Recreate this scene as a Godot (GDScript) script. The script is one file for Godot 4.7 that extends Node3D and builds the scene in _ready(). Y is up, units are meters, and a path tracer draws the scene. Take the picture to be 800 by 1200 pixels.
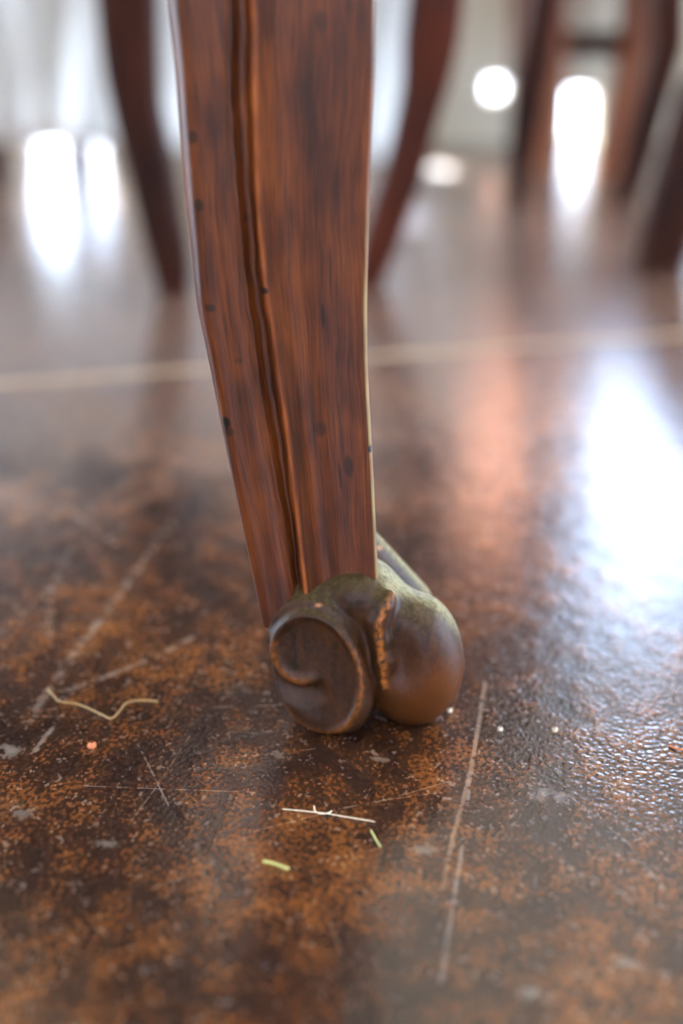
extends Node3D

# ---------------------------------------------------------------- measures
const CAM_H := 0.242
const PITCH := 21.0
const FOCAL_PX := 1793.0
const WALL_Z := -1.85          # inner face of the back wall

var taken := {}
var M := {}

func numbered(called: String) -> String:
	if not taken.has(called):
		taken[called] = 0
		return called
	taken[called] += 1
	return "%s_%03d" % [called, taken[called]]

# direction of the ray through a pixel of the 800 x 1200 photograph
func ray(x: float, y: float) -> Vector3:
	var u := (x - 400.0) / FOCAL_PX
	var v := (600.0 - y) / FOCAL_PX
	var th := deg_to_rad(PITCH)
	return Vector3(u, -sin(th) + v * cos(th), -cos(th) - v * sin(th))

func plane_point(x: float, y: float, z: float) -> Vector3:
	var d := ray(x, y)
	return Vector3(0, CAM_H, 0) + d * (z / d.z)

func floor_point(x: float, y: float, h := 0.0) -> Vector3:
	var d := ray(x, y)
	return Vector3(0, CAM_H, 0) + d * ((h - CAM_H) / d.y)

# height that the ray of image row y has over the plane z
func table_at(tab: Array, y: float) -> float:
	# Catmull-Rom through [y, value] rows, straight beyond the ends
	var n := tab.size()
	if y <= tab[0][0]:
		return tab[0][1] + (tab[1][1] - tab[0][1]) / (tab[1][0] - tab[0][0]) * (y - tab[0][0])
	if y >= tab[n - 1][0]:
		return tab[n - 1][1] + (tab[n - 1][1] - tab[n - 2][1]) / (tab[n - 1][0] - tab[n - 2][0]) * (y - tab[n - 1][0])
	for i in n - 1:
		if y <= tab[i + 1][0]:
			var y0: float = tab[i][0]
			var y1: float = tab[i + 1][0]
			var p1: float = tab[i][1]
			var p2: float = tab[i + 1][1]
			var t := (y - y0) / (y1 - y0)
			var m1: float = (p2 - p1) if i == 0 else (p2 - tab[i - 1][1]) / (y1 - tab[i - 1][0]) * (y1 - y0)
			var m2: float = (p2 - p1) if i == n - 2 else (tab[i + 2][1] - p1) / (tab[i + 2][0] - y0) * (y1 - y0)
			var t2 := t * t
			var t3 := t2 * t
			return (2 * t3 - 3 * t2 + 1) * p1 + (t3 - 2 * t2 + t) * m1 + (-2 * t3 + 3 * t2) * p2 + (t3 - t2) * m2
	return tab[n - 1][1]

# ---------------------------------------------------------------- scene tree helpers
func thing(called: String, label: String, category: String, at := Vector3.ZERO, group := "") -> Node3D:
	var o := Node3D.new()
	o.name = numbered(called)
	add_child(o, true)
	o.position = at
	tag(o, label, category, group)
	return o

func tag(o: Node3D, label: String, category := "", group := "") -> void:
	o.set_meta("label", label)
	if category:
		o.set_meta("category", category)
	if group:
		o.set_meta("group", group)

func obj(called: String, mesh: Mesh, m: Material, parent: Node3D = null, at := Vector3.ZERO) -> MeshInstance3D:
	var o := MeshInstance3D.new()
	o.name = numbered(called) if parent == null else called
	o.mesh = mesh
	o.material_override = m
	o.cast_shadow = GeometryInstance3D.SHADOW_CASTING_SETTING_ON
	if parent == null:
		add_child(o, true)
		o.position = at
	else:
		parent.add_child(o, true)
		o.position = at
	return o

func struct(called: String, mesh: Mesh, m: Material, label: String, parent: Node3D = null) -> MeshInstance3D:
	var o := obj(called, mesh, m, parent)
	if parent == null:
		o.set_meta("kind", "structure")
		o.set_meta("label", label)
	return o

func begin() -> SurfaceTool:
	var st := SurfaceTool.new()
	st.begin(Mesh.PRIMITIVE_TRIANGLES)
	return st

func quad(st: SurfaceTool, a: Vector3, b: Vector3, c: Vector3, d: Vector3) -> void:
	# a b c d counter-clockwise seen from outside; Godot wants clockwise fronts
	for p in [a, c, b, a, d, c]:
		st.set_uv(Vector2(p.x + p.z, p.y))
		st.add_vertex(p)

# box with chamfered edges, as a flat-shaded mesh piece
func add_box(st: SurfaceTool, lo: Vector3, hi: Vector3, ch := 0.0) -> void:
	st.set_smooth_group(-1)
	var c: float = min(ch, 0.45 * min(hi.x - lo.x, min(hi.y - lo.y, hi.z - lo.z)))
	var mid := (lo + hi) / 2.0
	var e := (hi - lo) / 2.0
	for ax in 3:
		var a1 := (ax + 1) % 3
		var a2 := (ax + 2) % 3
		for s in [-1.0, 1.0]:
			var q := []
			for k in [[-1, -1], [1, -1], [1, 1], [-1, 1]]:
				var p := Vector3.ZERO
				p[ax] = s * e[ax]
				p[a1] = k[0] * (e[a1] - c)
				p[a2] = k[1] * (e[a2] - c)
				q.append(mid + p)
			if s > 0:
				quad(st, q[0], q[1], q[2], q[3])
			else:
				quad(st, q[3], q[2], q[1], q[0])
	if c <= 0.0:
		return
	for ax in 3:
		var a1 := (ax + 1) % 3
		var a2 := (ax + 2) % 3
		for s1 in [-1.0, 1.0]:
			for s2 in [-1.0, 1.0]:
				var p1 := Vector3.ZERO
				var p2 := Vector3.ZERO
				p1[a1] = s1 * e[a1]
				p1[a2] = s2 * (e[a2] - c)
				p2[a1] = s1 * (e[a1] - c)
				p2[a2] = s2 * e[a2]
				var u := Vector3.ZERO
				u[ax] = e[ax] - c
				var w := [mid + p1 - u, mid + p1 + u, mid + p2 + u, mid + p2 - u]
				var nrm: Vector3 = (w[1] - w[0]).cross(w[2] - w[1])
				if nrm.dot(p1 + p2) > 0:
					quad(st, w[0], w[1], w[2], w[3])
				else:
					quad(st, w[3], w[2], w[1], w[0])
	for sx in [-1.0, 1.0]:
		for sy in [-1.0, 1.0]:
			for sz in [-1.0, 1.0]:
				var s := Vector3(sx, sy, sz)
				var tri := []
				for ax in 3:
					var p := s * (e - Vector3(c, c, c))
					p[ax] = s[ax] * e[ax]
					tri.append(mid + p)
				var nrm: Vector3 = (tri[1] - tri[0]).cross(tri[2] - tri[0])
				var order: Array = [0, 2, 1] if nrm.dot(s) > 0 else [0, 1, 2]
				for k in order:
					st.set_uv(Vector2(tri[k].x + tri[k].z, tri[k].y))
					st.add_vertex(tri[k])

func done(st: SurfaceTool, tangents := false) -> ArrayMesh:
	st.generate_normals()
	if tangents:
		st.generate_tangents()
	return st.commit()

func box_mesh(lo: Vector3, hi: Vector3, ch := 0.0) -> ArrayMesh:
	var st := begin()
	add_box(st, lo, hi, ch)
	return done(st)

# rings of equal size (closed loops) skinned into a tube; rows go upwards, loops anticlockwise seen from above
func skin(rings: Array, uvs: Array, cap := true) -> ArrayMesh:
	var st := begin()
	st.set_smooth_group(0)
	var n: int = rings[0].size()
	for r in rings.size():
		for k in n + 1:
			st.set_uv(uvs[r][k])
			st.add_vertex(rings[r][k % n])
	for r in rings.size() - 1:
		for k in n:
			var a := r * (n + 1) + k
			var b := a + 1
			var c := a + n + 1
			var d := c + 1
			for i in [a, c, b, b, c, d]:
				st.add_index(i)
	var mesh_side := done(st)
	if not cap:
		return mesh_side
	var out := begin()
	out.append_from(mesh_side, 0, Transform3D())
	var caps := begin()
	caps.set_smooth_group(-1)
	for e in [0, rings.size() - 1]:
		var mid := Vector3.ZERO
		for p in rings[e]:
			mid += p
		mid /= n
		for k in n:
			var p: Vector3 = rings[e][k]
			var q: Vector3 = rings[e][(k + 1) % n]
			for v in ([mid, p, q] if e == 0 else [mid, q, p]):
				caps.set_uv(Vector2(v.x, v.z))
				caps.add_vertex(v)
	out.append_from(done(caps), 0, Transform3D())
	return out.commit()

# rounded rectangle, anticlockwise seen from above
func round_rect(cx: float, h: float, cz: float, w: float, d: float, r: float) -> Array:
	var out := []
	for q in 4:
		var sx := 1.0 if q == 0 or q == 3 else -1.0
		var sz := -1.0 if q < 2 else 1.0
		for k in 5:
			var a := (q + k / 4.0) * PI / 2.0
			out.append(Vector3(cx + sx * (w / 2 - r) + r * cos(a), h, cz + sz * (d / 2 - r) - r * sin(a)))
	return out

# leg traced from rows [image row, left, right] at a foot standing at plane z; goes on upwards to h_top
func traced_leg(rows: Array, foot_row: float, depth: float, h_top: float, lean_z := 0.0) -> ArrayMesh:
	var z := floor_point(400, foot_row).z
	var lt := []
	var rt := []
	for r in rows:
		lt.append([r[0], r[1]])
		rt.append([r[0], r[2]])
	var rings := []
	var uvs := []
	var steps := 46
	var last_c := 0.0
	var last_w := 0.0
	var slope := 0.0
	var widen := 0.0
	for i in steps + 1:
		var y: float = lerp(foot_row, minf(0.0, rows[0][0]), float(i) / steps)
		var l := plane_point(table_at(lt, y), y, z)
		var r := plane_point(table_at(rt, y), y, z)
		var h := maxf(l.y, 0.0)
		if i == 0:
			h = 0.0
		var w := r.x - l.x
		var c := (l.x + r.x) / 2
		if i > 0:
			var dh: float = h - rings[i - 1][0].y
			slope = (c - last_c) / maxf(dh, 1e-4)
			widen = (w - last_w) / maxf(dh, 1e-4)
		last_c = c
		last_w = w
		rings.append(round_rect(c, h, z - lean_z * h - depth * 0.5 + 0.01, w, depth * (0.75 + 0.25 * i / steps), minf(w, depth) * 0.22))
	var h0: float = rings[steps][0].y
	for i in range(1, 9):
		var t := i / 8.0
		var dh := (h_top - h0) * t
		var c := last_c + slope * dh * (1.0 - 0.5 * t)
		var w := last_w + widen * dh * (1.0 - 0.5 * t)
		rings.append(round_rect(c, h0 + dh, z - lean_z * (h0 + dh) - depth * 0.5 + 0.01, clampf(w, 0.025, 0.06), depth, depth * 0.2))
	var m: int = rings[0].size()
	for r in rings:
		var u := []
		for k in m + 1:
			u.append(Vector2(k / float(m) * 0.5, r[0].y * 2.0))
		uvs.append(u)
	return skin(rings, uvs)

# plain curved leg for the ones outside the frame
func plain_leg(foot: Vector3, top: Vector3, w: float) -> ArrayMesh:
	var rings := []
	var uvs := []
	for i in 15:
		var t := i / 14.0
		var bow := sin(t * PI) * 0.02
		var p := foot.lerp(top, t)
		var ww := w * (0.7 + 0.4 * t)
		rings.append(round_rect(p.x + bow * signf(top.x - foot.x), p.y, p.z, ww, ww, ww * 0.2))
		var u := []
		for k in 21:
			u.append(Vector2(k / 40.0, p.y * 2.0))
		uvs.append(u)
	return skin(rings, uvs)

# tube along points, with a radius per point
func tube(pts: Array, radius: float, sides := 6, tip := 0.35) -> ArrayMesh:
	var st := begin()
	st.set_smooth_group(0)
	var n := pts.size()
	for i in n:
		var d: Vector3 = (pts[mini(i + 1, n - 1)] - pts[maxi(i - 1, 0)]).normalized()
		var a := d.cross(Vector3.UP)
		if a.length() < 0.05:
			a = d.cross(Vector3.RIGHT)
		a = a.normalized()
		var b := a.cross(d).normalized()
		var r := radius * (tip if i == 0 or i == n - 1 else 1.0)
		for k in sides:
			var g := TAU * k / sides
			st.set_uv(Vector2(k / float(sides), i * 0.1))
			st.add_vertex(pts[i] + (a * cos(g) + b * sin(g)) * r)
	for i in n - 1:
		for k in sides:
			var a := i * sides + k
			var b := i * sides + (k + 1) % sides
			for v in [a, a + sides, b, b, a + sides, b + sides]:
				st.add_index(v)
	for k in range(1, sides - 1):
		for v in [0, k, k + 1, (n - 1) * sides, (n - 1) * sides + k + 1, (n - 1) * sides + k]:
			st.add_index(v)
	return done(st)

func spline(raw: Array, per := 6) -> Array:
	var out := []
	for i in raw.size() - 1:
		var p0: Vector3 = raw[maxi(i - 1, 0)]
		var p3: Vector3 = raw[mini(i + 2, raw.size() - 1)]
		for k in per:
			out.append(raw[i].cubic_interpolate(raw[i + 1], p0, p3, k / float(per)))
	out.append(raw[-1])
	return out

# ---------------------------------------------------------------- textures
func noise(seed_: int, freq: float, octaves := 4, kind := FastNoiseLite.TYPE_SIMPLEX_SMOOTH, warp := 0.0) -> FastNoiseLite:
	var n := FastNoiseLite.new()
	n.seed = seed_
	n.noise_type = kind
	n.frequency = freq
	n.fractal_type = FastNoiseLite.FRACTAL_FBM if octaves > 1 else FastNoiseLite.FRACTAL_NONE
	n.fractal_octaves = octaves
	if warp > 0.0:
		n.domain_warp_enabled = true
		n.domain_warp_amplitude = warp
		n.domain_warp_frequency = freq * 1.5
	return n

func ramp(stops: Array, n := 256) -> Array:
	var out := []
	for i in n:
		var t := i / float(n - 1)
		var c: Color = stops[-1][1]
		for k in stops.size() - 1:
			if t <= stops[k + 1][0]:
				c = (stops[k][1] as Color).lerp(stops[k + 1][1], clampf((t - stops[k][0]) / (stops[k + 1][0] - stops[k][0]), 0, 1))
				break
		out.append(c)
	return out

# wood with its grain along v; marks are [u, v, ru, rv, darkness]; worn is a list of [v rows, u centre] for the rubbed bead
func wood_texture(w: int, h: int, seed_: int, stops: Array, stretch: float, marks := [], bead := []) -> ImageTexture:
	var streak := noise(seed_, 0.016, 3)
	var fine := noise(seed_ + 1, 0.09, 3)
	var blotch := noise(seed_ + 2, 0.0045, 3)
	var pore := noise(seed_ + 3, 0.16, 1)
	var cols := ramp(stops)
	var data := PackedByteArray()
	data.resize(w * h * 3)
	for y in h:
		var bu := -1.0
		if not bead.is_empty():
			bu = table_at(bead, y / float(h)) * w
		for x in w:
			var wob := blotch.get_noise_2d(x * 0.25, y * 0.5) * 16.0
			var t := 0.5 + 0.16 * streak.get_noise_2d(x + wob, y * stretch) + 0.20 * fine.get_noise_2d(x + wob, y * stretch * 0.8) + 0.30 * blotch.get_noise_2d(x, y)
			var p := pore.get_noise_2d(x * 1.6 + wob, y * stretch * 0.55)
			if p > 0.42:
				t -= (p - 0.42) * 1.1
			var c: Color = cols[clampi(int(t * 255.0), 0, 255)]
			if bu >= 0.0:
				var g := (x - bu) / (0.016 * w)
				var s := exp(-g * g) * clampf(0.68 + 0.7 * fine.get_noise_2d(x * 0.2, y * 0.07), 0, 1)
				c = c.lerp(Color(0.66, 0.34, 0.12), 0.85 * s)
			if bu >= 0.0 and x > w * 0.972:  # rim light painted as a pale strip down the right edge
				var edge_light := smoothstep(0.972, 0.99, x / float(w)) * smoothstep(0.30, 0.50, y / float(h)) * clampf(0.8 + 0.5 * fine.get_noise_2d(y * 0.08, 7.0), 0, 1)
				c = c.lerp(Color(0.60, 0.52, 0.31), 0.75 * edge_light)
			var i := (y * w + x) * 3
			data[i] = int(c.r * 255)
			data[i + 1] = int(c.g * 255)
			data[i + 2] = int(c.b * 255)
	for k in marks:
		var x0: float = k[0] * w
		var y0: float = k[1] * h
		var rx: float = k[2] * w
		var ry: float = k[3] * h
		for y in range(maxi(0, int(y0 - 2 * ry)), mini(h, int(y0 + 2 * ry) + 1)):
			for x in range(maxi(0, int(x0 - 2 * rx)), mini(w, int(x0 + 2 * rx) + 1)):
				var q := pow((x - x0) / rx, 2) + pow((y - y0) / ry, 2) + 0.5 * fine.get_noise_2d(x * 2, y * 2)
				var s: float = clampf(1.35 - q, 0, 1) * k[4]
				var i := (y * w + x) * 3
				for ch in 3:
					data[i + ch] = int(data[i + ch] * (1.0 - s))
	return ImageTexture.create_from_image(Image.create_from_data(w, h, false, Image.FORMAT_RGB8, data))

func wood(tex: Texture2D, rough: float, scale := Vector3.ONE, tri := false) -> StandardMaterial3D:
	var m := StandardMaterial3D.new()
	m.albedo_texture = tex
	m.roughness = rough
	m.metallic_specular = 0.5
	m.uv1_scale = scale
	m.uv1_triplanar = tri
	return m

func plain(c: Color, rough := 0.8) -> StandardMaterial3D:
	var m := StandardMaterial3D.new()
	m.albedo_color = c
	m.roughness = rough
	return m

func mottled(a: Color, b: Color, freq: float, rough: float, bump := 0.0, seed_ := 1) -> StandardMaterial3D:
	var m := StandardMaterial3D.new()
	var t := NoiseTexture2D.new()
	t.width = 512
	t.height = 512
	t.seamless = true
	t.noise = noise(seed_, freq, 4)
	var g := Gradient.new()
	g.set_color(0, a)
	g.set_color(1, b)
	t.color_ramp = g
	m.albedo_texture = t
	m.roughness = rough
	m.uv1_triplanar = true
	m.uv1_world_triplanar = true
	if bump > 0.0:
		var hm := NoiseTexture2D.new()
		hm.width = 512
		hm.height = 512
		hm.seamless = true
		hm.noise = noise(seed_ + 5, freq, 4)
		m.heightmap_enabled = true
		m.heightmap_texture = hm
		m.heightmap_scale = bump
	return m

# ---------------------------------------------------------------- the slab floor's material
const FLOOR_X0 := -0.27
const FLOOR_Z0 := -0.96
const FLOOR_W := 0.56
const FLOOR_D := 0.72
const TW := 1600
const TH := 2048

func floor_uv(p: Vector3) -> Vector2:
	return Vector2((p.x - FLOOR_X0) / FLOOR_W, (p.z - FLOOR_Z0) / FLOOR_D)

var alb: PackedByteArray
var rgh: PackedByteArray
var hgt: PackedByteArray

func scratch(pts: Array, width_m: float, strength: float, col: Color, breakup: FastNoiseLite, haze := 0.0) -> void:
	# pts are floor points in metres; a worn pale line with ragged density
	for i in pts.size() - 1:
		var a := floor_uv(pts[i]) * Vector2(TW, TH)
		var b := floor_uv(pts[i + 1]) * Vector2(TW, TH)
		var r := width_m / FLOOR_W * TW
		var lo := Vector2(minf(a.x, b.x), minf(a.y, b.y)) - Vector2(r, r) * 2.0
		var hi := Vector2(maxf(a.x, b.x), maxf(a.y, b.y)) + Vector2(r, r) * 2.0
		var ab := b - a
		var steps := int(ab.length()) + 1
		var seen := {}
		for s in steps + 1:
			var c := a + ab * (s / float(steps))
			var rr := int(ceil(r)) + 1
			for dy in range(-rr, rr + 1):
				for dx in range(-rr, rr + 1):
					var px := int(c.x) + dx
					var py := int(c.y) + dy
					if px < 0 or py < 0 or px >= TW or py >= TH:
						continue
					var k := py * TW + px
					if seen.has(k):
						continue
					seen[k] = true
					var t := clampf((Vector2(px, py) - a).dot(ab) / ab.length_squared(), 0, 1)
					var d := (Vector2(px, py) - a - ab * t).length() / r
					var w := clampf(1.15 - d, 0, 1) * strength * clampf(0.6 + haze + 1.8 * (1.0 - haze) * breakup.get_noise_2d(px, py), 0.0, 1.0)
					if w <= 0.01:
						continue
					alb[k * 3] = int(lerpf(alb[k * 3], col.r * 255, w))
					alb[k * 3 + 1] = int(lerpf(alb[k * 3 + 1], col.g * 255, w))
					alb[k * 3 + 2] = int(lerpf(alb[k * 3 + 2], col.b * 255, w))
					rgh[k] = int(lerpf(rgh[k], 150, w))
					hgt[k] = int(maxf(hgt[k] - 40 * w, 0))

func floor_material() -> StandardMaterial3D:
	var px := 1000.0 * FLOOR_W / TW                     # millimetres per texel
	var big := noise(11, px / 75.0, 4, FastNoiseLite.TYPE_SIMPLEX_SMOOTH, 30.0).get_image(TW, TH * 2 / 3).get_data()
	var mid := noise(12, px / 13.0, 5, FastNoiseLite.TYPE_SIMPLEX_SMOOTH, 14.0).get_image(TW, TH * 2 / 3).get_data()
	var fin := noise(13, px / 2.2, 5, FastNoiseLite.TYPE_SIMPLEX).get_image(TW, TH * 2 / 3).get_data()
	var wear := noise(14, px / 9.0, 5, FastNoiseLite.TYPE_SIMPLEX, 12.0).get_image(TW, TH).get_data()
	var cell := noise(15, px / 2.2, 1, FastNoiseLite.TYPE_CELLULAR).get_image(TW, TH).get_data()
	var cols := ramp([
		[0.00, Color(0.090, 0.054, 0.044)], [0.30, Color(0.150, 0.086, 0.058)], [0.43, Color(0.225, 0.128, 0.074)],
		[0.55, Color(0.345, 0.190, 0.084)], [0.68, Color(0.450, 0.258, 0.112)], [0.85, Color(0.520, 0.340, 0.180)], [1.0, Color(0.600, 0.440, 0.280)]])
	var cr := PackedByteArray()
	for c in cols:
		cr.append(int(c.r * 255))
		cr.append(int(c.g * 255))
		cr.append(int(c.b * 255))
	alb = PackedByteArray()
	alb.resize(TW * TH * 3)
	rgh = PackedByteArray()
	rgh.resize(TW * TH)
	hgt = PackedByteArray()
	hgt.resize(TW * TH)
	# where the varnish has orange-peel blisters: around one spot to the right of the foot
	var bl := floor_uv(floor_point(775, 905)) * Vector2(TW, TH)
	for y in TH:
		for x in TW:
			var k := y * TW + x
			var k2 := (y * 2 / 3) * TW + x
			var b: int = big[k2]
			var m: int = mid[k2]
			var f: int = fin[k2]
			var t := (b * 28 + m * 34 + f * 38) / 100
			t = (t - 128) * 23 / 20 + 116
			t = 0 if t < 0 else (255 if t > 255 else t)
			var w: int = wear[k]
			t = clampi(t + ((w * 37 + f * 91 + cell[k] * 13) & 31) - 16, 0, 255)
			var r: int = cr[t * 3]
			var g: int = cr[t * 3 + 1]
			var bb: int = cr[t * 3 + 2]
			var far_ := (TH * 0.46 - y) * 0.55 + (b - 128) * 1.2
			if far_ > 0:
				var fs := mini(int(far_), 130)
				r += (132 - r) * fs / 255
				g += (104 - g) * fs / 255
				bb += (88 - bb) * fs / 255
			var q := 50 + (f - 128) / 6
			var e := w * 13 / 20 + f * 7 / 20
			if e > 172:                                  # pale blue-grey worn flecks
				var s := mini((e - 172) * 3, 130)
				r += (118 - r) * s / 255
				g += (116 - g) * s / 255
				bb += (118 - bb) * s / 255
				q += s / 3
			alb[k * 3] = r
			alb[k * 3 + 1] = g
			alb[k * 3 + 2] = bb
			rgh[k] = clampi(q, 20, 200)
			var hh := 110 + (f - 128) / 5 + (m - 128) / 3
			var dx := (x - bl.x) / 115.0
			var dy := (y - bl.y) / 135.0
			var dd := dx * dx + dy * dy
			if dd < 1.0:
				hh += int((1.0 - dd) * (150 - cell[k]) * 0.5)
			hgt[k] = clampi(hh, 0, 255)
	var br := noise(21, 0.05, 3)
	var pale := Color(0.60, 0.56, 0.52)
	var tan_ := Color(0.62, 0.47, 0.30)
	var P := func(list: Array) -> Array:
		var o := []
		for q in list:
			o.append(floor_point(q[0], q[1]))
		return o
	scratch(P.call([[568, 800], [560, 850], [548, 915], [530, 980], [518, 1040]]), 0.0009, 0.6, tan_, br, 0.35)
	scratch(P.call([[541, 990], [532, 1045], [522, 1110], [516, 1150]]), 0.0008, 0.5, pale, br, 0.3)
	scratch(P.call([[551, 905], [546, 950]]), 0.0007, 0.6, pale, br)
	scratch(P.call([[200, 612], [160, 668], [110, 735], [62, 800], [28, 850]]), 0.0024, 0.38, pale, br)
	scratch(P.call([[232, 742], [185, 768], [130, 790], [70, 812]]), 0.0020, 0.36, pale, br)
	scratch(P.call([[85, 640], [58, 690], [58, 745]]), 0.0024, 0.28, pale, br)
	scratch(P.call([[60, 690], [0, 740]]), 0.002, 0.28, pale, br)
	scratch(P.call([[72, 838], [40, 880]]), 0.0012, 0.55, pale, br)
	scratch(P.call([[70, 590], [140, 640]]), 0.002, 0.35, pale, br)
	scratch(P.call([[158, 866], [178, 905], [197, 944]]), 0.00041, 0.48, pale, br, 0.25)
	scratch(P.call([[222, 862], [184, 920], [150, 966]]), 0.00034, 0.40, tan_, br, 0.25)
	scratch(P.call([[88, 920], [185, 924], [300, 928]]), 0.00034, 0.40, pale, br, 0.25)
	scratch(P.call([[256, 984], [350, 960], [430, 940], [500, 930]]), 0.00027, 0.48, tan_, br, 0.25)
	scratch(P.call([[390, 948], [440, 940], [560, 905]]), 0.00027, 0.40, pale, br, 0.25)
	scratch(P.call([[400, 1000], [520, 985], [700, 975]]), 0.00027, 0.24, pale, br, 0.25)
	scratch(P.call([[660, 870], [600, 970], [560, 1090]]), 0.00027, 0.24, tan_, br, 0.25)
	scratch(P.call([[800, 1030], [700, 990]]), 0.00034, 0.24, pale, br, 0.25)
	var rng := RandomNumberGenerator.new()
	rng.seed = 77
	for i in 110:
		var a := Vector3(rng.randf_range(FLOOR_X0, FLOOR_X0 + FLOOR_W), 0, rng.randf_range(FLOOR_Z0, FLOOR_Z0 + FLOOR_D))
		var ang := rng.randf_range(0, PI)
		var len_ := rng.randf_range(0.008, 0.06)
		var b := a + Vector3(cos(ang), 0, sin(ang)) * len_
		var c := a.lerp(b, 0.5) + Vector3(-sin(ang), 0, cos(ang)) * rng.randf_range(-0.06, 0.06) * len_
		scratch([a, c, b], rng.randf_range(0.00022, 0.00042), rng.randf_range(0.2, 0.45), pale if i % 3 else tan_, br)
	for q in [[640, 930, 0.006, 0.5], [622, 1162, 0.004, 0.6], [490, 995, 0.0045, 0.5], [328, 884, 0.003, 0.6], [272, 808, 0.005, 0.35], [5, 878, 0.005, 0.6], [690, 850, 0.003, 0.5], [440, 888, 0.0025, 0.5], [20, 950, 0.005, 0.4], [120, 985, 0.004, 0.4], [725, 1130, 0.005, 0.5], [665, 1020, 0.003, 0.4]]:
		var c := floor_point(q[0], q[1])
		scratch([c, c + Vector3(0.002, 0, 0.001)], q[2], q[3], Color(0.55, 0.52, 0.46), br)
	var mt := StandardMaterial3D.new()
	mt.albedo_texture = ImageTexture.create_from_image(Image.create_from_data(TW, TH, false, Image.FORMAT_RGB8, alb))
	mt.roughness = 1.0
	mt.roughness_texture = ImageTexture.create_from_image(Image.create_from_data(TW, TH, false, Image.FORMAT_L8, rgh))
	mt.roughness_texture_channel = BaseMaterial3D.TEXTURE_CHANNEL_RED
	mt.heightmap_enabled = true
	mt.heightmap_texture = ImageTexture.create_from_image(Image.create_from_data(TW, TH, false, Image.FORMAT_L8, hgt))
	mt.heightmap_scale = 0.045
	mt.metallic_specular = 0.56
	return mt

# ---------------------------------------------------------------- the room
func wall_mesh(x0: float, x1: float, y0: float, y1: float, depth0: float, depth1: float, holes: Array, along_x := true) -> ArrayMesh:
	# a thick wall pierced by rectangular openings [a0, a1, y0, y1]
	var xs := [x0, x1]
	var ys := [y0, y1]
	for h in holes:
		xs.append_array([h[0], h[1]])
		ys.append_array([h[2], h[3]])
	xs.sort()
	ys.sort()
	var st := begin()
	for j in ys.size() - 1:
		if ys[j + 1] - ys[j] < 1e-5:
			continue
		var from_x := -1e9
		for i in xs.size():
			var solid := false
			if i < xs.size() - 1 and xs[i + 1] - xs[i] > 1e-5:
				var c := Vector2((xs[i] + xs[i + 1]) / 2, (ys[j] + ys[j + 1]) / 2)
				solid = true
				for h in holes:
					if c.x > h[0] and c.x < h[1] and c.y > h[2] and c.y < h[3]:
						solid = false
			elif i < xs.size() - 1:
				continue
			if solid and from_x < -1e8:
				from_x = xs[i]
			if not solid and from_x > -1e8:
				if along_x:
					add_box(st, Vector3(from_x, ys[j], depth0), Vector3(xs[i], ys[j + 1], depth1))
				else:
					add_box(st, Vector3(depth0, ys[j], from_x), Vector3(depth1, ys[j + 1], xs[i]))
				from_x = -1e9
	return done(st)

func frame_mesh(x0: float, x1: float, y0: float, y1: float, z0: float, z1: float, w: float, sill := true) -> ArrayMesh:
	var st := begin()
	add_box(st, Vector3(x0, y0, z0), Vector3(x0 + w, y1, z1), 0.003)
	add_box(st, Vector3(x1 - w, y0, z0), Vector3(x1, y1, z1), 0.003)
	add_box(st, Vector3(x0 + w, y1 - w, z0), Vector3(x1 - w, y1, z1), 0.003)
	if sill:
		add_box(st, Vector3(x0 + w, y0, z0), Vector3(x1 - w, y0 + w, z1), 0.003)
	return done(st)

const RX0 := -2.3
const RX1 := 2.6
const RZ1 := 2.6
const RH := 2.5

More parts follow.
